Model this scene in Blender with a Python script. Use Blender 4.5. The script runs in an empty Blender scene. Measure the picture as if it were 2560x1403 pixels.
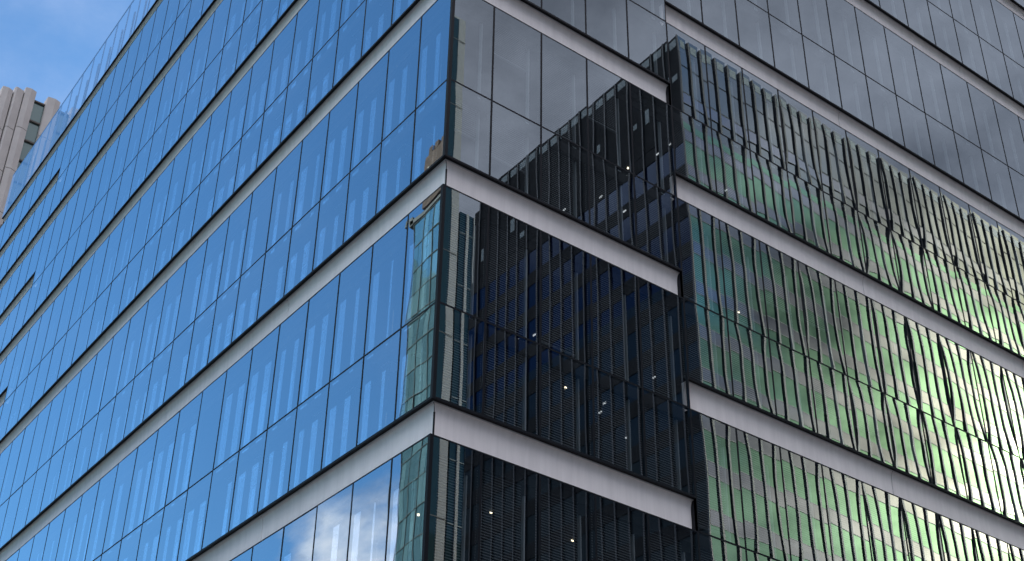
import bpy, math, random
from mathutils import Matrix, Vector, noise

# ------------------------------------------------------------------ units
# The facade was measured in units of 1.6 m; world metres = U * units, ground at z = 0.
U = 1.6
ZG = -13.47                      # ground level in units
def W3(p): return (p[0]*U, p[1]*U, (p[2]-ZG)*U)
R = math.radians
rng = random.Random(7)
scn = bpy.context.scene
col = scn.collection

# ------------------------------------------------------------------ camera
cam_d = bpy.data.cameras.new("camera")
cam = bpy.data.objects.new("camera", cam_d); col.objects.link(cam)
cam_d.sensor_fit = 'HORIZONTAL'; cam_d.sensor_width = 36.0
F_PX = 3331.82
cam_d.lens = F_PX*36/2560
cam_d.shift_x = 222.59/2560; cam_d.shift_y = 209.57/2560
cam_d.clip_start = 0.1; cam_d.clip_end = 3000
CAM = (-8.62255, -13.05642, -12.47032)
RT = Vector((0.82289332, -0.56616655, 0.04797943))
DN = Vector((0.32453118, 0.3990127, -0.85759453))
FW = Vector((0.46639694, 0.72127963, 0.51208358))
m = Matrix.Identity(4)
for i in range(3):
    m[i][0] = RT[i]; m[i][1] = -DN[i]; m[i][2] = -FW[i]
m.translation = W3(CAM)
cam.matrix_world = m
scn.camera = cam
def project(p):                  # units -> photo pixels (2560 wide)
    v = Vector(p)-Vector(CAM)
    return (1057.41+F_PX*v.dot(RT)/v.dot(FW), 911.07+F_PX*v.dot(DN)/v.dot(FW))

# ------------------------------------------------------------------ world, sun, exposure
SUN_AZ, SUN_EL = 28.0, 25.0      # azimuth counted from +x towards +y
world = bpy.data.worlds.new("World"); scn.world = world
world.use_nodes = True
nt = world.node_tree; nt.nodes.clear()
def N(tree, t, **kw):
    n = tree.nodes.new(t)
    for k, v in kw.items():
        if k == 'inp':
            for a, b in v.items(): n.inputs[a].default_value = b
        else: setattr(n, k, v)
    return n
def mth(tree, op, a, b=None, c=None, clamp=False):
    n = tree.nodes.new('ShaderNodeMath'); n.operation = op; n.use_clamp = clamp
    for i, v in enumerate((a, b, c)):
        if v is None: continue
        if isinstance(v, (int, float)): n.inputs[i].default_value = v
        else: tree.links.new(v, n.inputs[i])
    return n.outputs[0]
def mapr(tree, v, a, b, c, d, smooth=False):
    n = tree.nodes.new('ShaderNodeMapRange'); n.clamp = True
    if smooth: n.interpolation_type = 'SMOOTHSTEP'
    tree.links.new(v, n.inputs[0])
    for i, x in enumerate((a, b, c, d)): n.inputs[i+1].default_value = x
    return n.outputs[0]
sky = N(nt, 'ShaderNodeTexSky', sky_type='NISHITA', sun_disc=False, sun_elevation=R(SUN_EL),
        sun_rotation=R(90-SUN_AZ), air_density=1.0, dust_density=0.6, ozone_density=2.0, altitude=50)
tc = N(nt, 'ShaderNodeTexCoord')
sep = N(nt, 'ShaderNodeSeparateXYZ'); nt.links.new(tc.outputs['Generated'], sep.inputs[0])
X, Y, Z = sep.outputs
zc = mth(nt, 'ADD', mth(nt, 'MAXIMUM', Z, 0.0), 0.18)
cmb = N(nt, 'ShaderNodeCombineXYZ')
nt.links.new(mth(nt, 'DIVIDE', X, zc), cmb.inputs[0]); nt.links.new(mth(nt, 'DIVIDE', Y, zc), cmb.inputs[1])
cmb.inputs[2].default_value = 3.7
nz1 = N(nt, 'ShaderNodeTexNoise', inp={'Scale': 1.55, 'Detail': 9.0, 'Roughness': 0.56, 'Distortion': 0.35})
nt.links.new(cmb.outputs[0], nz1.inputs['Vector'])
nz2 = N(nt, 'ShaderNodeTexNoise', inp={'Scale': 3.4, 'Detail': 7.0, 'Roughness': 0.6})
nt.links.new(cmb.outputs[0], nz2.inputs['Vector'])
# the weather: closed cloud over the +x -y side of the sky, broken cloud round the sun, clear elsewhere
azd = mth(nt, 'ADD', mth(nt, 'MULTIPLY', X, 0.80), mth(nt, 'MULTIPLY', Y, -0.60))
bias = mapr(nt, azd, -0.25, 0.50, -0.26, 0.40)
# unseen bright cloud added high over the -x -y side to light the metal bands
front = mth(nt, 'ADD', mth(nt, 'MULTIPLY', X, -0.80), mth(nt, 'MULTIPLY', Y, -0.60))
low = mth(nt, 'MULTIPLY', mapr(nt, Z, 0.405, 0.495, 0.38, 0.0), mapr(nt, front, -0.24, -0.13, 0.0, 1.0))
zen = mapr(nt, Z, 0.76, 0.90, 0.0, 1.0)  # bright cloud added overhead, out of view, as light for the bands
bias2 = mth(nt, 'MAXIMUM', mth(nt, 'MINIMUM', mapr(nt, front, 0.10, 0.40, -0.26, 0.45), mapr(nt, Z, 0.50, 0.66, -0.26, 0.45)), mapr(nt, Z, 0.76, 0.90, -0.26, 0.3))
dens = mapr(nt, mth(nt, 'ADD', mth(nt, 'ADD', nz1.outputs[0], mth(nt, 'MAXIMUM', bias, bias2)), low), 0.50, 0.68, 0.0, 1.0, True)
# cloud brightness: sunward clouds glow, the closed deck is grey
sd = (math.cos(R(SUN_EL))*math.cos(R(SUN_AZ)), math.cos(R(SUN_EL))*math.sin(R(SUN_AZ)), math.sin(R(SUN_EL)))
sdot = mth(nt, 'ADD', mth(nt, 'ADD', mth(nt, 'MULTIPLY', X, sd[0]), mth(nt, 'MULTIPLY', Y, sd[1])), mth(nt, 'MULTIPLY', Z, sd[2]))
sd0 = mth(nt, 'MAXIMUM', sdot, 0.0)
glow = mth(nt, 'ADD', mth(nt, 'MULTIPLY', mth(nt, 'ADD', mth(nt, 'MULTIPLY', mth(nt, 'POWER', sd0, 900.0), 2.5), mth(nt, 'POWER', sd0, 105.0)), 13.5), mth(nt, 'MULTIPLY', mth(nt, 'POWER', sd0, 24.0), 0.7))
fl = mth(nt, 'MAXIMUM', mth(nt, 'MULTIPLY', mapr(nt, front, 0.05, 0.4, 0.0, 1.0, True), mapr(nt, Z, 0.5, 0.75, 0.0, 4.4)), mth(nt, 'MULTIPLY', zen, 7.0))  # extra strength of the added side and overhead clouds
amp = mapr(nt, azd, 0.36, 0.66, 1.0, 0.5)
shade = mth(nt, 'ADD', 1.0, mth(nt, 'MULTIPLY', amp, mapr(nt, nz2.outputs[0], 0.38, 0.62, -0.68, 0.85)))
ccol = N(nt, 'ShaderNodeMix', data_type='RGBA')
nt.links.new(mapr(nt, azd, -0.1, 0.55, 0.0, 1.0, True), ccol.inputs[0])
ccol.inputs[6].default_value = (0.46, 0.45, 0.48, 1)
ccol.inputs[7].default_value = (0.265, 0.26, 0.30, 1)
warm = N(nt, 'ShaderNodeMix', data_type='RGBA')
nt.links.new(mth(nt, 'POWER', sd0, 30.0), warm.inputs[0]); nt.links.new(ccol.outputs[2], warm.inputs[6])
warm.inputs[7].default_value = (0.57, 0.50, 0.29, 1)
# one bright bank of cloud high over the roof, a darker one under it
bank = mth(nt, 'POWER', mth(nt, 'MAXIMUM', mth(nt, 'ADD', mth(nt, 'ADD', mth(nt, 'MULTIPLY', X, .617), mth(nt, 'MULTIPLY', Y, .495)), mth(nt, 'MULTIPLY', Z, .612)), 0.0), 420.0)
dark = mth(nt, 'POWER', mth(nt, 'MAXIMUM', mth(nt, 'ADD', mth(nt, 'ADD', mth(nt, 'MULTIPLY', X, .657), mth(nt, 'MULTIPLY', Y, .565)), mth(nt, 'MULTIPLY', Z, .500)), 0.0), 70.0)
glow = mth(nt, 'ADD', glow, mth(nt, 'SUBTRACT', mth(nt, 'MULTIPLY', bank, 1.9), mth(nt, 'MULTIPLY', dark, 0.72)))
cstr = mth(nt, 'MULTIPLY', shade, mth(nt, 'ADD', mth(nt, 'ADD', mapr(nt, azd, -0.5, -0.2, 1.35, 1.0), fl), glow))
bg1 = N(nt, 'ShaderNodeBackground', inp={'Strength': 0.15})
tint = N(nt, 'ShaderNodeMix', data_type='RGBA', blend_type='MULTIPLY', inp={0: 1.0})
nt.links.new(sky.outputs[0], tint.inputs[6]); tint.inputs[7].default_value = (0.56, 0.90, 1.12, 1)
nt.links.new(mapr(nt, X, -0.25, 0.0, 0.21, 0.15), bg1.inputs[1])   # the sky is deepest away from the sun
nt.links.new(tint.outputs[2], bg1.inputs[0])
bg2 = N(nt, 'ShaderNodeBackground')
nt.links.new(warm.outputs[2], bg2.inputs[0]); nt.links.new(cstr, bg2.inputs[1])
mx = N(nt, 'ShaderNodeMixShader')
wisp = mth(nt, 'MULTIPLY', mapr(nt, nz2.outputs[0], 0.38, 0.68, 0.0, 0.13), mapr(nt, azd, -0.62, -0.38, 0.15, 1.0))
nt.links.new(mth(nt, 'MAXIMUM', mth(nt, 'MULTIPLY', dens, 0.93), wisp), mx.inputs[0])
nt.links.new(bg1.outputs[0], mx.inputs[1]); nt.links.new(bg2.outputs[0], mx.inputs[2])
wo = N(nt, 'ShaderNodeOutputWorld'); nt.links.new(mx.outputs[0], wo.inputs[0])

sun_d = bpy.data.lights.new("sun", 'SUN'); sun_d.energy = 3.5; sun_d.angle = R(0.5); sun_d.color = (1.0, 0.93, 0.82)
sun = bpy.data.objects.new("sun", sun_d); col.objects.link(sun)
sun.rotation_euler = Vector((-sd[0], -sd[1], -sd[2])).to_track_quat('-Z', 'Y').to_euler()

vs = scn.view_settings
vs.view_transform = 'Standard'; vs.look = 'None'; vs.exposure = 0.42; vs.gamma = 1.0; vs.use_curve_mapping = False
scn.cycles.max_bounces = 10; scn.cycles.glossy_bounces = 5; scn.cycles.transparent_max_bounces = 16
scn.cycles.caustics_reflective = False; scn.cycles.caustics_refractive = False

# ------------------------------------------------------------------ materials
MATS = {}
def newmat(name):
    mt = bpy.data.materials.new(name); mt.use_nodes = True
    t = mt.node_tree; t.nodes.clear()
    o = t.nodes.new('ShaderNodeOutputMaterial')
    MATS[name] = mt
    return mt, t, o
def plain(name, c, rough=0.5, metal=0.0, var=0.10, scale=3.0, spec=0.4, bump=0.0):
    mt, t, o = newmat(name)
    b = N(t, 'ShaderNodeBsdfPrincipled', inp={'Roughness': rough, 'Metallic': metal, 'Specular IOR Level': spec})
    tcx = N(t, 'ShaderNodeTexCoord')
    nz = N(t, 'ShaderNodeTexNoise', inp={'Scale': scale, 'Detail': 6.0, 'Roughness': 0.6})
    t.links.new(tcx.outputs['Object'], nz.inputs['Vector'])
    mxn = N(t, 'ShaderNodeMix', data_type='RGBA')
    mxn.inputs[6].default_value = tuple(x*(1-var) for x in c)+(1,)
    mxn.inputs[7].default_value = tuple(min(1, x*(1+var)) for x in c)+(1,)
    t.links.new(mapr(t, nz.outputs[0], 0.3, 0.7, 0, 1), mxn.inputs[0])
    t.links.new(mxn.outputs[2], b.inputs['Base Color'])
    if bump:
        bp = N(t, 'ShaderNodeBump', inp={'Strength': bump, 'Distance': 0.02})
        t.links.new(nz.outputs[0], bp.inputs['Height']); t.links.new(bp.outputs[0], b.inputs['Normal'])
    t.links.new(b.outputs[0], o.inputs[0])
    return mt
def glass(name, tint, r0, gcol=(1, 1, 1), rough=0.0):
    """coated facade glass: mirror-like reflection that grows towards grazing, tinted see-through"""
    mt, t, o = newmat(name)
    lw = N(t, 'ShaderNodeLayerWeight', inp={'Blend': 0.5})
    f5 = mth(t, 'POWER', lw.outputs['Facing'], 4.0)
    fac = mth(t, 'ADD', mth(t, 'MULTIPLY', f5, 1-r0), r0, clamp=True)
    tr = N(t, 'ShaderNodeBsdfTransparent'); tr.inputs[0].default_value = tint+(1,)
    gl = N(t, 'ShaderNodeBsdfGlossy', inp={'Roughness': rough}); gl.inputs[0].default_value = gcol+(1,)
    ms = N(t, 'ShaderNodeMixShader')
    t.links.new(fac, ms.inputs[0]); t.links.new(tr.outputs[0], ms.inputs[1]); t.links.new(gl.outputs[0], ms.inputs[2])
    t.links.new(ms.outputs[0], o.inputs[0])
    return mt
def solid_glass(name, base, gcol, r0, rough=0.03, bump=0.0, bscale=1.0):
    """opaque-backed coloured glass of the buildings across the street"""
    mt, t, o = newmat(name)
    lw = N(t, 'ShaderNodeLayerWeight', inp={'Blend': 0.5})
    fac = mth(t, 'ADD', mth(t, 'MULTIPLY', mth(t, 'POWER', lw.outputs['Facing'], 4.0), 1-r0), r0, clamp=True)
    df = N(t, 'ShaderNodeBsdfDiffuse'); df.inputs[0].default_value = base+(1,)
    gl = N(t, 'ShaderNodeBsdfGlossy', inp={'Roughness': rough}); gl.inputs[0].default_value = gcol+(1,)
    if bump:
        tcx = N(t, 'ShaderNodeTexCoord')
        nz = N(t, 'ShaderNodeTexNoise', inp={'Scale': bscale, 'Detail': 2.0})
        t.links.new(tcx.outputs['Object'], nz.inputs['Vector'])
        bp = N(t, 'ShaderNodeBump', inp={'Strength': bump, 'Distance': 0.05})
        t.links.new(nz.outputs[0], bp.inputs['Height']); t.links.new(bp.outputs[0], gl.inputs['Normal'])
    ms = N(t, 'ShaderNodeMixShader')
    t.links.new(fac, ms.inputs[0]); t.links.new(df.outputs[0], ms.inputs[1]); t.links.new(gl.outputs[0], ms.inputs[2])
    t.links.new(ms.outputs[0], o.inputs[0])
    return mt
def emit(name, c, s):
    mt, t, o = newmat(name)
    e = N(t, 'ShaderNodeEmission', inp={'Strength': s}); e.inputs[0].default_value = c+(1,)
    t.links.new(e.outputs[0], o.inputs[0]); return mt

glass('facade_glass', (0.93, 0.97, 0.98), 0.48, (0.82, 0.95, 1.0))
glass('parapet_glass', (0.90, 0.96, 0.98), 0.08, (0.95, 0.98, 1.0))
plain('black_gasket', (0.004, 0.006, 0.010), 0.6, spec=0.12)
plain('soffit_black', (0.010, 0.010, 0.013), 0.6, spec=0.2)
plain('aluminium_panel', (0.89, 0.85, 0.83), 0.42, 0.0, 0.04, 0.6, 0.35)
def weathered(name):
    mt = MATS[name]; t = mt.node_tree
    nz = [n for n in t.nodes if n.type == 'TEX_NOISE'][0]; tcx = [n for n in t.nodes if n.type == 'TEX_COORD'][0]
    b = [n for n in t.nodes if n.type == 'BSDF_PRINCIPLED'][0]; mxn = [n for n in t.nodes if n.type == 'MIX'][0]
    mp = N(t, 'ShaderNodeMapping'); mp.inputs['Scale'].default_value = (3.2, 3.2, 0.22)
    t.links.new(tcx.outputs['Object'], mp.inputs[0])
    n2 = N(t, 'ShaderNodeTexNoise', inp={'Scale': 1.6, 'Detail': 5.0, 'Roughness': 0.65}); t.links.new(mp.outputs[0], n2.inputs['Vector'])
    m2 = N(t, 'ShaderNodeMix', data_type='RGBA', blend_type='MULTIPLY', inp={0: 1.0})
    cr = N(t, 'ShaderNodeCombineColor'); v = mapr(t, n2.outputs[0], 0.32, 0.62, 0.90, 1.0)
    for i in range(3): t.links.new(v, cr.inputs[i])
    t.links.new(mxn.outputs[2], m2.inputs[6]); t.links.new(cr.outputs[0], m2.inputs[7]); t.links.new(m2.outputs[2], b.inputs['Base Color'])
weathered('aluminium_panel')
plain('bright_edge', (0.55, 0.55, 0.57), 0.4, 0.2)
plain('corner_frit', (0.012, 0.03, 0.032), 0.12, spec=0.6)
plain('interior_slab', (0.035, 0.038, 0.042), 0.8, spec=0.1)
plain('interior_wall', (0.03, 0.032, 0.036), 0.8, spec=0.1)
plain('pale_fin', (0.36, 0.40, 0.42), 0.6, spec=0.2, var=0.03)
solid_glass('inner_glass', (0.01, 0.015, 0.02), (0.92, 0.97, 1.0), 0.90, 0.0)
plain('blind_slat', (0.095, 0.11, 0.12), 0.5, spec=0.3)
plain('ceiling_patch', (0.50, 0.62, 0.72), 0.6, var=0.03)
plain('parapet_steel', (0.16, 0.24, 0.36), 0.5, 0.2)
plain('roof_grey', (0.20, 0.20, 0.20), 0.9)
emit('lamp_warm', (1.0, 0.85, 0.6), 3.0)
emit('lamp_cool', (0.9, 0.95, 1.0), 0.7)
plain('beige_concrete', (0.50, 0.475, 0.455), 0.85, var=0.08, scale=0.35, spec=0.15, bump=0.15)
plain('joint_dark', (0.12, 0.11, 0.10), 0.9)
solid_glass('olive_glass', (0.06, 0.10, 0.10), (0.5, 0.62, 0.6), 0.16, 0.08)
plain('asphalt', (0.05, 0.05, 0.052), 0.9, var=0.2, scale=0.8)
plain('paving', (0.25, 0.24, 0.23), 0.85, var=0.15, scale=1.2)
plain('fin_dark', (0.025, 0.023, 0.026), 0.5, spec=0.3)
solid_glass('green_glass', (0.006, 0.018, 0.012), (0.30, 0.47, 0.36), 0.58, 0.02)
solid_glass('grey_glass', (0.02, 0.022, 0.026), (0.40, 0.40, 0.42), 0.52, 0.02)
solid_glass('lavender_spandrel', (0.025, 0.022, 0.03), (0.40, 0.39, 0.45), 0.58, 0.03)
plain('joint_line', (0.06, 0.065, 0.07), 0.5)
solid_glass('navy_glass', (0.004, 0.007, 0.022), (0.17, 0.21, 0.30), 0.08, 0.05)
solid_glass('navy_glass_dimmed', (0.014, 0.019, 0.023), (0.14, 0.17, 0.20), 0.07, 0.08)  # navy glass with the reflection of a dark building put into its colour
plain('dark_cladding', (0.012, 0.012, 0.014), 0.7, var=0.3, scale=0.6, spec=0.06)
plain('roof_patch', (0.11, 0.13, 0.135), 0.5)
solid_glass('teal_glass', (0.08, 0.19, 0.24), (0.50, 0.76, 0.88), 0.38, 0.04, 0.15, 0.5)
solid_glass('teal_pale_glass', (0.14, 0.30, 0.36), (0.62, 0.86, 0.95), 0.42, 0.04, 0.15, 0.5)
plain('teal_frame', (0.05, 0.07, 0.08), 0.5)
plain('beige_stone', (0.24, 0.225, 0.215), 0.8, var=0.06)
solid_glass('strip_glass', (0.012, 0.026, 0.03), (0.35, 0.45, 0.5), 0.04, 0.05)
plain('brown_brick', (0.10, 0.075, 0.065), 0.85, var=0.35, scale=1.2)
plain('pale_frame', (0.55, 0.55, 0.53), 0.6)

# ------------------------------------------------------------------ mesh helpers
class MB:
    def __init__(s): s.v = []; s.f = []
    def quad(s, a, b, c, d):
        n = len(s.v); s.v += [W3(a), W3(b), W3(c), W3(d)]; s.f.append((n, n+1, n+2, n+3))
    def box(s, x0, x1, y0, y1, z0, z1):
        n = len(s.v)
        s.v += [W3(p) for p in ((x0,y0,z0),(x1,y0,z0),(x1,y1,z0),(x0,y1,z0),(x0,y0,z1),(x1,y0,z1),(x1,y1,z1),(x0,y1,z1))]
        s.f += [tuple(n+i for i in t) for t in ((0,3,2,1),(4,5,6,7),(0,1,5,4),(1,2,6,5),(2,3,7,6),(3,0,4,7))]
    def prism(s, pts, z0, z1):               # polygon (x, y) extruded
        n = len(s.v); k = len(pts)
        s.v += [W3((x, y, z0)) for x, y in pts]+[W3((x, y, z1)) for x, y in pts]
        s.f.append(tuple(n+i for i in reversed(range(k)))); s.f.append(tuple(n+k+i for i in range(k)))
        for i in range(k):
            j = (i+1) % k; s.f.append((n+i, n+j, n+k+j, n+k+i))
    def build(s, name, mat, parent=None, smooth=False, stuff=False):
        me = bpy.data.meshes.new(name); 
        org = Vector((0, 0, 0)) if parent is None else parent.get('_o', Vector((0, 0, 0)))
        org = Vector(org)
        me.from_pydata([tuple(Vector(v)-org) for v in s.v], [], s.f)
        me.materials.append(MATS[mat])
        if smooth: me.polygons.foreach_set('use_smooth', [True]*len(me.polygons))
        me.update()
        o = bpy.data.objects.new(name, me); col.objects.link(o)
        if parent is not None: o.parent = parent; o['_o'] = org
        if stuff: o['kind'] = 'stuff'
        return o
def thing(name, label, cat, base):
    e = bpy.data.objects.new(name, None); col.objects.link(e)
    e.location = W3(base); e['label'] = label; e['category'] = cat; e['_o'] = Vector(W3(base))
    e.empty_display_size = 1.0
    return e
# facade coordinates: face 'L' is the plane x = 0 (s runs along +y), face 'R' the plane y = 0 (s along +x); d = depth behind the glass
def FP(face, s, z, d=0.0): return (d, s, z) if face == 'L' else (s, d, z)
def fbox(mb, face, s0, s1, z0, z1, d0, d1):
    if face == 'L': mb.box(d0, d1, s0, s1, z0, z1)
    else: mb.box(s0, s1, d0, d1, z0, z1)

# ------------------------------------------------------------------ ground
g = MB(); g.box(-900, 900, -900, 900, ZG-0.3, ZG); o = g.build('ground', 'asphalt'); o['kind'] = 'structure'
g = MB(); g.box(-3.2, 48.2, -3.2, 33.5, ZG+0.003, ZG+0.085); o = g.build('pavement', 'paving'); o['kind'] = 'structure'

# ------------------------------------------------------------------ the glass office building
H, G, D = 4.2, 0.542, 2.1034
A0, P = 0.9226, 1.00907             # left face: first joint, pane pitch
B0 = 0.8465                          # right face: first joint
JL = A0+22*P                         # joint between left sections
JR = B0+4*P                          # joint between right sections
ENDL = JL+7*P
ENDR = JR+36*P
REC = 0.122                          # recess of the metal bands
TOP = 4*H                            # underside of parapet band
PB, PT = TOP+G, TOP+G+2.08

bld = thing('glass_office_building', 'blue glass office block with pale metal bands between its staggered two-storey window boxes', 'office building', (0, 0, ZG))

def joints(face, sec):
    if face == 'L':
        return [0.0]+[A0+i*P for i in range(23)] if sec == 0 else [JL+i*P for i in range(8)]
    return [0.0]+[B0+i*P for i in range(5)] if sec == 0 else [JR+i*P for i in range(37)]
def boxes(sec, face='R'):            # (bottom, transom or None, top)
    out = []
    if sec == 1 and face == 'L':         # the far end of the left face has a band at every storey
        for k in range(-2, 5):
            out += [((k-1)*H+G, None, (k-1)*H+D), ((k-1)*H+D+G, None, k*H)]
        return out
    if sec == 0:
        for k in range(-2, 5): out.append(((k-1)*H+G, (k-1)*H+D, k*H))
    else:
        for k in range(-2, 4): out.append(((k-1)*H+D+G, k*H, k*H+D))
        out.append((3*H+D+G, None, TOP)); out.append((ZG+0.5, None, -3*H+D))
    return out

def pane_mesh(mb, face, s0, s1, z0, z1, nx, nz, amp, wav, seed, tilt):
    n0 = len(mb.v)
    for j in range(nz+1):
        v = j/nz
        for i in range(nx+1):
            u = i/nx
            pu = 1-(2*u-1)**2; pv = 1-(2*v-1)**4
            d = -amp*pu*pv*(0.75+0.25*math.cos(3*(v-.5)))
            if wav:
                q = Vector((s0+u*(s1-s0))*1.0, ) if False else Vector(((s0+u*(s1-s0))*1.1, (z0+v*(z1-z0))*0.9, seed*7.31))
                d += wav*noise.noise(q)+0.35*wav*noise.noise(q*2.7)
            d += tilt[0]*(u-.5)*(s1-s0)+tilt[1]*(v-.5)*(z1-z0)
            mb.v.append(W3(FP(face, s0+u*(s1-s0), z0+v*(z1-z0), d)))
    for j in range(nz):
        for i in range(nx):
            a = n0+j*(nx+1)+i; b = a+1; c = b+nx+1; e = a+nx+1
            mb.f.append((a, b, c, e) if face == 'R' else (a, e, c, b))

cells = []
for face in 'LR':
    for sec in (0, 1):
        js = joints(face, sec)
        for bi, (zb, zt, zc_) in enumerate(boxes(sec, face)):
            rows = [(zb, zc_, 'single')] if zt is None else [(zb, zt, 'lower'), (zt, zc_, 'upper')]
            for (za, zz, row) in rows:
                for i in range(len(js)-1):
                    cells.append(dict(face=face, sec=sec, s0=js[i], s1=js[i+1], z0=za, z1=zz, row=row, i=i))
def area_in_frame(c):
    n = 0; pts = [project(FP(c['face'], s, z)) for s, z in ((c['s0'], c['z0']), (c['s1'], c['z0']), (c['s1'], c['z1']), (c['s0'], c['z1']))]
    a = 0.5*abs(sum(pts[i][0]*pts[(i+1) % 4][1]-pts[(i+1) % 4][0]*pts[i][1] for i in range(4)))
    for u in range(5):
        for v in range(5):
            x, y = project(FP(c['face'], c['s0']+(u+.5)/5*(c['s1']-c['s0']), c['z0']+(v+.5)/5*(c['z1']-c['z0'])))
            n += 0 <= x < 2560 and 0 <= y < 1403
    return a*n/25
for c in cells: c['a'] = area_in_frame(c)
cells.sort(key=lambda c: -c['a'])

def blind_wanted(c):
    if c['face'] != 'R' or c['sec'] == 1 and c['i'] > 4 and rng.random() < .55: return 0
    zm = (c['z0']+c['z1'])/2
    if c['sec'] == 0:
        if zm > 4.2: return 0
        if zm > 2.1: return (0, .35, .9, .5, 0)[c['i']]
        if zm > 0: return (.45, .55, .95, .95, .95)[c['i']]
        return (1, .98, .9, .98, .98)[c['i']]
    if zm > 4.2: return 0
    if c['i'] < 2: return 0.9
    return 0.75 if zm < -1 else (0.5 if rng.random() < .35 else 0)

def add_blind(mb, c, drop):
    s0, s1 = c['s0']+0.05, c['s0']+0.80*(c['s1']-c['s0'])
    if c['i'] == 0 and c['sec'] == 0: s0 = 0.17
    z = c['z1']-0.16; end = z-(c['z1']-c['z0']-0.2)*drop
    fbox(mb, c['face'], s0, s1, z, z+0.05, 0.14, 0.18)
    tl = 0.0105
    while z > end:
        z -= 0.041
        n = len(mb.v)
        mb.v += [W3(FP(c['face'], s, zz, d)) for s, zz, d in ((s0, z+tl, .166), (s1, z+tl, .166), (s1, z-tl, .158), (s0, z-tl, .158))]
        mb.f.append((n, n+1, n+2, n+3))
    fbox(mb, c['face'], s0, s1, z-.05, z-.025, 0.145, 0.175)
def add_fins(mb, c):
    w = c['s1']-c['s0']; zb, zt = c['z0']-0.04, c['z1']-0.10
    if c['face'] == 'L':
        r = random.Random(int(c['s0']*997)+int((c['z0']+20)*613))
        for a, b in ((.12, .37), (.63, .87)):
            if r.random() < .08: continue
            b -= r.choice((0, 0, 0, .06, .1))
            if c['i'] == 0 and c['sec'] == 0: a, b = a*.8+.15, b*.8+.15
            fbox(mb, 'L', c['s0']+a*w, c['s0']+b*w, zb, zt, 0.23, 0.25)
    else:
        fbox(mb, 'R', c['s0']+.88*w, c['s0']+.905*w, zb, zt, 0.20, 0.26)
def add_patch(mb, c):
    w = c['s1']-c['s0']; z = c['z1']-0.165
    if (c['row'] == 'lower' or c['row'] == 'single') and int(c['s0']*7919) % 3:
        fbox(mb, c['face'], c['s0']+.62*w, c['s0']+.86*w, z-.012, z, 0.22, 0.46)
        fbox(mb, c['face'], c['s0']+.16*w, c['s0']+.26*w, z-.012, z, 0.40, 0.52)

def frame_mesh(mb, c):
    f, s0, s1, z0, z1 = c['face'], c['s0'], c['s1'], c['z0'], c['z1']
    hw = 0.018
    a0 = s0+(0.0 if c['i'] == 0 and c['sec'] == 0 else 0.0)
    bot = 0.040 if c['row'] != 'upper' else 0.016
    top = 0.022 if c['row'] != 'lower' else 0.014
    fbox(mb, f, s0, s0+hw, z0, z1, -0.003, 0.05)
    fbox(mb, f, s1-hw, s1, z0, z1, -0.003, 0.05)
    fbox(mb, f, s0+hw, s1-hw, z0, z0+bot, -0.003, 0.05)
    fbox(mb, f, s0+hw, s1-hw, z1-top, z1, -0.003, 0.05)
def put_cell(c, fm, pm, bm, nm, cm, fine):
    frame_mesh(fm, c)
    r = random.Random(int(c['s0']*1000)*131+int((c['z0']+20)*1000)*7+(5 if c['face'] == 'L' else 0))
    if c['face'] == 'R':
        amp = r.uniform(.0003, .0009) if c['sec'] else r.uniform(.0001, .0003)
        wav = .00024 if c['sec'] else .00012
        tilt = (r.gauss(0, .0005), r.gauss(0, .0004)) if c['sec'] else (r.gauss(0, .0003), r.gauss(0, .0003))
    else:
        amp = r.uniform(.0004, .0012); wav = .0005; tilt = (r.gauss(0, .0009), r.gauss(0, .0006))
    nx, nz = (10, 16) if fine else (6, 8)
    pane_mesh(pm, c['face'], c['s0']+.006, c['s1']-.006, c['z0']+.006, c['z1']-.006, nx, nz, amp, wav, r.random()*50, tilt)
    b = blind_wanted(c)
    if b: add_blind(bm, c, b)
    add_fins(nm, c)
    if c['face'] == 'L': add_patch(cm, c)

def emit_cells(cs, fine, stuff):
    fm, pm, bm, nm, cm = MB(), MB(), MB(), MB(), MB()
    for c in cs: put_cell(c, fm, pm, bm, nm, cm, fine)
    w = fm.build('window', 'black_gasket', bld, stuff=stuff)
    pm.build('pane', 'facade_glass', w, smooth=True, stuff=stuff)
    if nm.v: nm.build('inner_fin', 'inner_glass' if cs[0]['face'] == 'L' else 'pale_fin', w, stuff=stuff)
    if bm.v: bm.build('blind', 'blind_slat', w, stuff=stuff)
    if cm.v: cm.build('ceiling_panel', 'ceiling_patch', w, stuff=stuff)
for c in cells[:100]: emit_cells([c], True, False)
for fc in 'LR': emit_cells([c for c in cells[100:] if c['face'] == fc], False, True)

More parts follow.
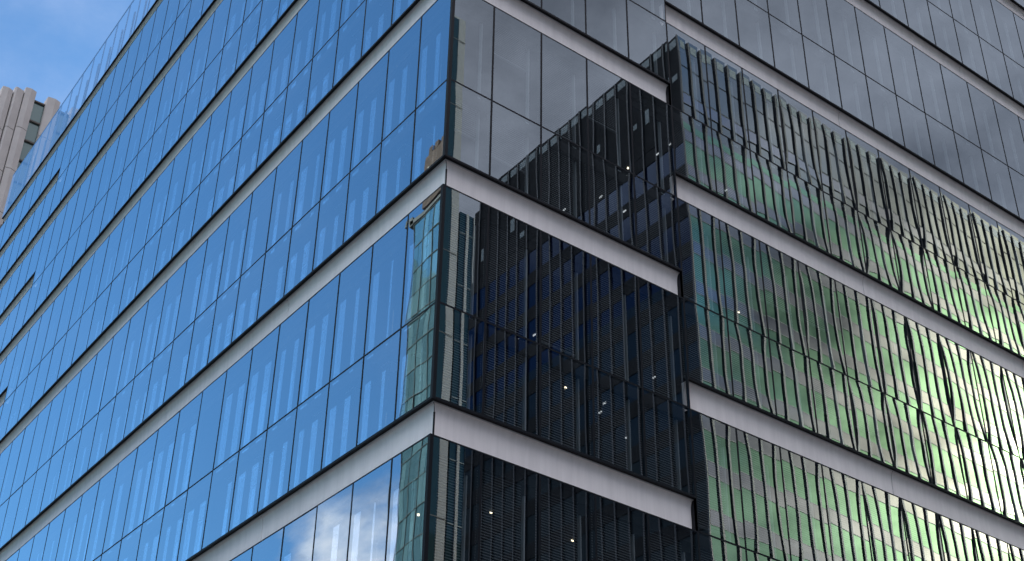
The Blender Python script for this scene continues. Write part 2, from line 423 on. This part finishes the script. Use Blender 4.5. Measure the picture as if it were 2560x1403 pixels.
# metal bands between the window boxes, one mesh per panel, their soffits and cheeks
def gaps(sec):
    if sec == 0: return [(k*H, k*H+G) for k in range(-3, 4)]
    return [(k*H+D, k*H+D+G) for k in range(-3, 4)]
def band(face, s0, s1, z0, z1, step, first, rec=REC):
    edges = [s0]; k = first
    while k < s1-0.5:
        if k > s0+0.3: edges.append(k)
        k += step
    edges.append(s1)
    for a, b in zip(edges, edges[1:]):
        mb = MB(); lo = a+(0.009 if a > s0 else 0); hi = b-(0.009 if b < s1 else 0)
        if a == 0.0: lo = rec+0.016
        prof = [(rec, z0+0.001), (rec, z0+0.66*(z1-z0))]
        zs, zz = z0+0.66*(z1-z0), z1-0.010
        for k in range(1, 13):                 # the top of the panel is a cove that sweeps forward to the glass line
            t = k/12
            prof.append((rec-(rec-0.070)*(1-math.sqrt(max(0, 1-t*t))), zs+(zz-zs)*t))
        prof += [(rec+0.04, zz), (rec+0.04, z0+0.001)]
        n = len(mb.v); kk = len(prof)
        for e_, s_ in ((0, lo), (1, hi)): mb.v += [W3(FP(face, d_+.008 if a == 0.0 and e_ == 0 else s_, z_, d_)) for d_, z_ in prof]   # mitred at the corner
        for k in range(kk):
            j = (k+1) % kk; mb.f.append((n+k, n+j, n+kk+j, n+kk+k))
        mb.f.append(tuple(n+k for k in range(kk))); mb.f.append(tuple(n+kk+k for k in reversed(range(kk))))
        mb.build('spandrel_panel', 'aluminium_panel', bld)
    mb = MB(); lo = 0.0 if s0 == 0 else s0
    if face == 'R' and s0 == 0: lo = 0.30      # the left soffit fills the corner
    fbox(mb, face, lo, s1, z1-0.002, z1+0.03, 0.0, 0.30)
    fbox(mb, face, lo if s0 else (rec+.07 if face == 'L' else .3), s1, z0-0.30, z1-0.003, rec+0.062, rec+0.09)
    fbox(mb, face, lo if s0 else (0.3 if face == 'R' else 0.051), s1, z0-0.028, z0-0.001, 0.051, rec+0.031)
    if s0 == 0 and face == 'R': mb.box(0.14, 0.3, 0.051, rec+.031, z0-0.028, z0-0.001)
    sf = mb.build('soffit', 'soffit_black', bld)
    mb = MB(); fbox(mb, face, 0.055 if s0 == 0 else s0, s1, z1-0.013, z1-0.0025, 0.052, 0.067)
    mb.build('drip_edge', 'bright_edge', sf)
for z0, z1 in gaps(0):
    band('L', JL+0.002, ENDL, z0, z1, 5*P, JL+4*P)
    band('L', 0.0, JL, z0, z1, 5*P, A0+4*P)
    band('R', 0.0, JR, z0, z1, 50, 99)
    mb = MB(); mb.box(0.118, 0.138, 0.118, 0.138, z0+.002, z1-0.012); mb.build('corner_joint', 'soffit_black', bld)
    mb = MB(); mb.box(JR, JR+0.014, 0.001, REC, z0, z1-0.003); mb.build('cheek', 'soffit_black', bld)
for z0, z1 in gaps(1):
    band('L', JL+0.002, ENDL, z0, z1, 5*P, JL+4*P)
    band('R', JR, ENDR, z0, z1, 5*P, B0+9*P)
band('L', 0.0, ENDL, TOP, PB, 5*P, A0+4*P, 0.13)
band('R', 0.0, ENDR, TOP, PB, 5*P, B0+4*P, 0.13)

# corner post and the dark fritted strip beside it
for zb, zt, zc_ in boxes(0)+[(PB, None, PT)]:
    mb = MB(); mb.box(-0.006, 0.05, -0.006, 0.05, zb, zc_); cp = mb.build('corner_post', 'black_gasket', bld)
    mb = MB(); mb.box(0.052, 0.055, 0.052, 0.16, zb, zc_); mb.box(0.052, 0.15, 0.012, 0.016, zb+.03, zc_-.03)
    mb.build('frit_strip', 'corner_frit', cp)

# floor slabs with ceilings, core walls
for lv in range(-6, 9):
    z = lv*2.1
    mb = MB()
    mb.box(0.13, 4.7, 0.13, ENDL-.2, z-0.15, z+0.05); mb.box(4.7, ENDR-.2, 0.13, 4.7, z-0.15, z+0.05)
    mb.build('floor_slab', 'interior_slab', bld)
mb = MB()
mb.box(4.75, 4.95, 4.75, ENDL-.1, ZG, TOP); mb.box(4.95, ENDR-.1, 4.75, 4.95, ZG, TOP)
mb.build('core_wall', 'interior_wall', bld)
mb = MB(); mb.box(0.35, ENDR-.1, 0.9, ENDL-.1, TOP+0.02, TOP+0.32)
mb.build('roof', 'roof_grey', bld)
mb = MB(); mb.box(ENDR-.1, ENDR, 0.02, ENDL, ZG, TOP+.3); mb.box(0.02, ENDR-.1, ENDL, ENDL+.1, ZG, TOP+.3)
mb.box(0.15, 0.3, 0.15, ENDL-.2, ZG, -12.06); mb.box(0.3, 4.7, 0.15, 0.3, ZG, -12.06)
mb.build('rear_wall', 'roof_grey', bld)

# rooftop glass screen: panes, posts and the steel frame behind them
js = {'L': joints('L', 0)+joints('L', 1)[1:], 'R': joints('R', 0)+joints('R', 1)[1:]}
for face in 'LR':
    pm, sm, im = MB(), MB(), MB()
    jj = js[face]
    for i in range(len(jj)-1):
        s0, s1 = jj[i], jj[i+1]; w = s1-s0
        pane_mesh(pm, face, s0+.006, s1-.006, PB+.006, PT, 4, 4, .0008, .0006, i*1.7, (0, 0))
        fbox(sm, face, s0-.012, s0+.012, PB, PT, 0.004, 0.04)
        fbox(im, face, s0+.04*w, s0+.13*w, PB, PT-.10, 0.22, 0.26)
        fbox(im, face, s0+.36*w, s0+.80*w, PB, PB+1.42, 0.42, 0.46)
        fbox(im, face, s0+.131*w, s0+.359*w, PB+1.36, PB+1.42, 0.425, 0.455)
        fbox(im, face, s0+.02*w, s0+.13*w, PB, PB+1.42, 0.425, 0.455)
    fbox(sm, face, 0.0, jj[-1], PT, PT+.02, -0.002, 0.03)
    sc = pm.build('rooftop_screen', 'parapet_glass', bld, smooth=True)
    sm.build('screen_joint', 'parapet_steel', sc)
    im.build('screen_frame', 'parapet_steel', sc)

# lamps on the ceilings behind the glass
for i, (x, y, z) in enumerate([(3.43,1.31,1.94),(4.27,.99,1.94),(4.28,.69,1.94),(4.26,1.29,1.94),(3.69,.64,1.94),(5.45,1.87,4.04),
        (5.48,1.31,4.04),(5.47,1.0,4.04),(5.46,.64,4.04),(5.31,1.65,4.04),(5.93,.3,4.04),(7.26,.99,4.04),(3.52,2.24,-.16),(3.39,2.54,-.16),
        (2.76,.51,-2.26),(3.58,.2,-2.26),(3.53,.5,-2.26),(3.67,.76,-2.26),(4.55,1.12,-2.26),(6.07,1.61,-.16),(6.09,2.01,-.16),
        (8.15,1.72,1.94),(3.44,1.19,-4.36),(1.9,1.18,-4.36),(1.14,1.94,-4.36)]):
    if i in (1, 3, 6, 10, 15, 19): continue
    mb = MB(); warm = i in (9, 14, 21, 22, 23, 24)
    if warm: mb.prism([(x+.019*math.cos(t*math.pi/5), y+.019*math.sin(t*math.pi/5)) for t in range(10)], z-.02, z+.005)
    else: mb.box(x-.007, x+.007, y-.035, y+.035, z-.02, z+.005)
    mb.build('ceiling_light', 'lamp_warm' if warm else 'lamp_cool', bld)

# ------------------------------------------------------------------ beige concrete tower far behind on the left
TY = 90.0
tw = thing('concrete_tower', 'beige concrete tower with fluted piers and dark green window strips, behind the glass block', 'tower', (10, TY+5, ZG))
def pier(x0, x1, xa, top, dep=0.42):
    mb = MB(); z = ZG; js_ = []
    zz = top-4.8+rng.uniform(-.6, .6) if False else top-4.9
    cuts = []
    while zz > ZG: cuts.append(zz); zz -= 4.9
    cuts = [top]+cuts+[ZG]
    for a, b in zip(cuts, cuts[1:]):
        mb.prism([(x0, TY), (x0+.04, TY-dep*.75), (xa, TY-dep), (x1-.04, TY-dep*.55), (x1, TY), (x1, TY+1), (x0, TY+1)], b+.03, a-.03)
    o = mb.build('pier', 'beige_concrete', tw)
    mb = MB(); mb.prism([(x0+.05, TY-dep*.68), (xa, TY-dep+.06), (x1-.06, TY-dep*.48), (x1-.05, TY+.5), (x0+.05, TY+.5)], ZG, top-.1)
    mb.build('joint', 'joint_dark', o)
for x0, x1, xa, top in ((2.6, 3.9, 3.3, 73.2), (5.2, 6.5, 5.9, 73.2), (6.6, 7.6, 6.9, 72.6), (7.65, 8.85, 8.4, 71.6), (8.9, 9.98, 9.45, 72.7), (10.02, 10.95, 10.2, 73.2), (10.97, 12.1, 11.5, 73.7),
                      (13.17, 14.5, 13.93, 73.7), (15.6, 16.9, 16.3, 73.7), (18.0, 19.3, 18.7, 73.7)):
    pier(x0, x1, xa, top)
for x0, x1 in ((3.9, 5.2), (12.1, 13.17), (14.5, 15.6), (16.9, 18.0)):
    mb = MB(); mb.box(x0, x1, TY+.2, TY+.3, ZG, 73.0); w = mb.build('window_strip', 'olive_glass', tw)
    mb = MB(); z = 72.75
    while z > ZG: mb.box(x0, x1, TY+.02, TY+.195, z, z+.16); z -= 2.42
    mb.build('floor_line', 'joint_dark', w)
mb = MB(); mb.box(2.6, 19.3, TY+1, TY+14, ZG, 71.2); mb.build('tower_body', 'beige_concrete', tw)

# ------------------------------------------------------------------ finned tower across the street (seen mirrored in the right-hand face)
FX, FY0, FY1, FT = 28.36, -22.0, -39.5, 37.6
ft = thing('finned_office_tower', 'dark office tower with upright fins and green glass, mirrored in the right-hand facade', 'office tower', (FX+20, (FY0+FY1)/2, ZG))
FXE = 92.0; ZGRN = 31.8
mb = MB(); mb.box(FX+.1, FXE, FY1, FY0-.12, ZG, FT-1.0); mb.build('tower_body', 'dark_cladding', ft)
mb = MB(); mb.box(FX+.02, FXE, FY0-.11, FY0, ZG, ZGRN); gw = mb.build('green_glass_wall', 'green_glass', ft)
mb = MB(); z = 24.15
while z < ZGRN-.5: z += 2.26
sp, jl = MB(), MB()
while z > ZG+1:
    sp.box(FX+.02, FXE, FY0+.001, FY0+.012, z-.34, z+.36)
    jl.box(FX+.02, FXE, FY0+.013, FY0+.022, z-.36, z-.335); jl.box(FX+.02, FXE, FY0+.013, FY0+.022, z+.355, z+.38)
    z -= 2.26
sp.build('spandrel_band', 'lavender_spandrel', gw); jl.build('transom_line', 'joint_line', gw)
mb = MB(); jl = MB()
n_f = int((FXE-FX)/.93)
for i in range(n_f):
    x0 = FX+.69+(i-1)*.93+.10; x1 = x0+.73
    if i == 0: x0 = FX+.02
    mb.box(x0, x1, FY0-.10, FY0-.02, ZGRN, FT-rng.uniform(0, .08))
    jl.box(x0+.12, x1-.12, FY0-.019, FY0-.006, FT-.85, FT-.3)
gw2 = mb.build('grey_glass_wall', 'grey_glass', ft); jl.build('pale_patch', 'roof_patch', gw2)
mb = MB(); mb.box(FX+.05, FXE, FY0-.115, FY0-.101, ZGRN-.2, FT-.55); 
for z in (33.6, 35.4): mb.box(FX+.02, FXE, FY0-.015, FY0-.004, z, z+.05)
mb.build('backing_panel', 'dark_cladding', gw2)
for i in range(n_f):
    x = FX+.69+i*.93
    mb = MB(); mb.box(x-.062, x+.062, FY0-.08, FY0+.09, ZG, FT-.28); mb.build('fin', 'fin_dark', ft)
# shaded end wall, facing -x: navy windows between dark fins
mb = MB(); mb.box(FX, FX+.1, FY1, FY0-.001, ZG, 22.9); lw = mb.build('lower_window_wall', 'navy_glass_dimmed', ft)  # lower rows coloured darker, as if mirroring a dark building
mb = MB(); mb.box(FX, FX+.1, FY1, FY0-.001, 22.9, ZGRN-.4); ew = mb.build('navy_window_wall', 'navy_glass', ft)
sp = MB(); z = 24.15
while z < ZGRN-1: z += 2.26
while z > ZG+1: sp.box(FX-.03, FX-.001, FY1, FY0, z-.42, z+.42); z -= 2.26
sp.build('spandrel_band', 'dark_cladding', ew)
mb = MB(); pp = MB(); n_e = int((FY0-FY1)/.93)
for i in range(n_e):
    y1 = FY0-.06-i*.93; y0 = y1-.86
    mb.box(FX-.02, FX+.08, y0, y1, ZGRN-.4, FT-rng.uniform(0, .08))
    pp.box(FX-.034, FX-.021, y0+.14, y1-.12, FT-.75, FT-.25)
    if rng.random() < .5:
        zz = rng.uniform(ZGRN, FT-2); pp.box(FX-.034, FX-.021, y0+.2, y0+.2+rng.uniform(.2, .45), zz, zz+rng.uniform(.3, .9))
pw = mb.build('parapet_panel', 'dark_cladding', ft); pp.build('pale_patch', 'roof_patch', pw)
for i in range(n_e+1):
    y = FY0+.0-i*.93
    mb = MB(); mb.box(FX-.10, FX-.035, y-.05, y+.05, ZG, FT-.12); mb.build('end_fin', 'fin_dark', ft)
lm = MB()

# ------------------------------------------------------------------ other neighbours that only the mirrors show
bt = thing('beige_slab_tower', 'tall beige tower edge mirrored beside the corner post of the right-hand facade', 'tower', (38.5, -66, ZG))
mb = MB(); mb.box(33, 41.15, -72, -60, ZG, 76.9); mb.build('tower_body', 'beige_stone', bt)
mb = MB()
for a, b in ((33.3, 34.6), (35.6, 36.9), (37.9, 38.2), (38.9, 40.35)): mb.box(a, b, -60, -59.96, ZG, 76.6)
ws = mb.build('window_strip', 'strip_glass', bt)
mb = MB(); z = 74.0
while z > ZG: mb.box(33, 41.15, -59.955, -59.93, z, z+.06); z -= 7.8
mb.build('floor_line', 'joint_dark', ws)
st = thing('striped_tower', 'lower tower with blue and pale upright stripes mirrored at the corner', 'tower', (43, -64, ZG))
mb = MB(); mb.box(41.3, 44.2, -70, -60, ZG, 55.2); mb.build('tower_body', 'strip_glass', st)
mb = MB()
for a, b in ((41.95, 42.2), (42.75, 42.95), (43.6, 43.8)): mb.box(a, b, -60, -59.9, ZG, 55.2)
mb.build('pale_stripe', 'beige_stone', st)
mb = MB(); z = 53.0
while z > ZG: mb.box(41.3, 44.2, -60, -59.95, z, z+.09); z -= 5.2
mb.build('floor_line', 'teal_frame', st)

TX, TYE, TZ = -25.0, 40.8, 34.9
tt = thing('teal_glass_tower', 'teal curtain-walled tower mirrored at the right end of the blue facade', 'office tower', (TX-6, 20, ZG))
mb = MB(); mb.box(TX-12, TX-.1, 0, TYE-.02, ZG, TZ-.6); mb.build('tower_body', 'teal_frame', tt)
a, b, f = MB(), MB(), MB()
nrow = 28; i = 0; y = TYE
while y > 2:
    wd = .62
    for k in range(nrow):
        zt = TZ-k*1.74
        if zt-1.7 < ZG: break
        (b if rng.random() < .38 else a).box(TX-.1, TX-.02+rng.uniform(-.012, .012), y-wd+.012, y-.012, zt-1.71, zt-.03)
    y -= wd
gl = a.build('glass_panel', 'teal_glass', tt, stuff=True); b.build('pale_glass_panel', 'teal_pale_glass', tt, stuff=True)
y = TYE
while y > 2: f.box(TX-.02, TX+.03, y-.014, y+.014, ZG, TZ); y -= .62*2
for k in range(nrow):
    if TZ-k*1.74 > ZG: f.box(TX-.02, TX+.025, 2, TYE, TZ-k*1.74-.035, TZ-k*1.74)
f.build('mullion', 'teal_frame', tt)

br = thing('brown_brick_tower', 'brown tower top with a roof gantry mirrored above the teal tower', 'tower', (-48, 66, ZG))
mb = MB(); mb.box(-52, -45, 60, 71.6, 64.2, 70.2)
for i in range(9): mb.box(-52, -45+.05*(i % 2), 60+i*1.3, 60.7+i*1.3, 70.2, 70.9+.5*((i*7) % 3)/3)
top = mb.build('tower_top', 'brown_brick', br)
mb = MB()
for i in range(14):
    y = rng.uniform(61, 71); z = rng.uniform(64.6, 69.6); mb.box(-45, -44.93, y, y+rng.uniform(.12, .3), z, z+rng.uniform(.2, .6))
mb.build('window', 'pale_frame', top)
mb = MB(); mb.box(-46, -44.6, 59, 73.0, 62.8, 63.2); mb.box(-46, -44.6, 72.4, 73.2, 62.7, 63.5); mb.build('gantry_beam', 'teal_frame', br)
mb = MB()
for y in (61, 66, 71.2): mb.box(-51.5, -50.8, y-.3, y+.3, ZG, 64.2); mb.box(-46, -45.4, y-.3, y+.3, ZG, 62.6); mb.box(-46, -45.4, y-.3, y+.3, 63.2, 64.2)
mb.build('leg', 'pale_frame', br)

for o in bpy.data.objects:
    if '_o' in o: del o['_o']
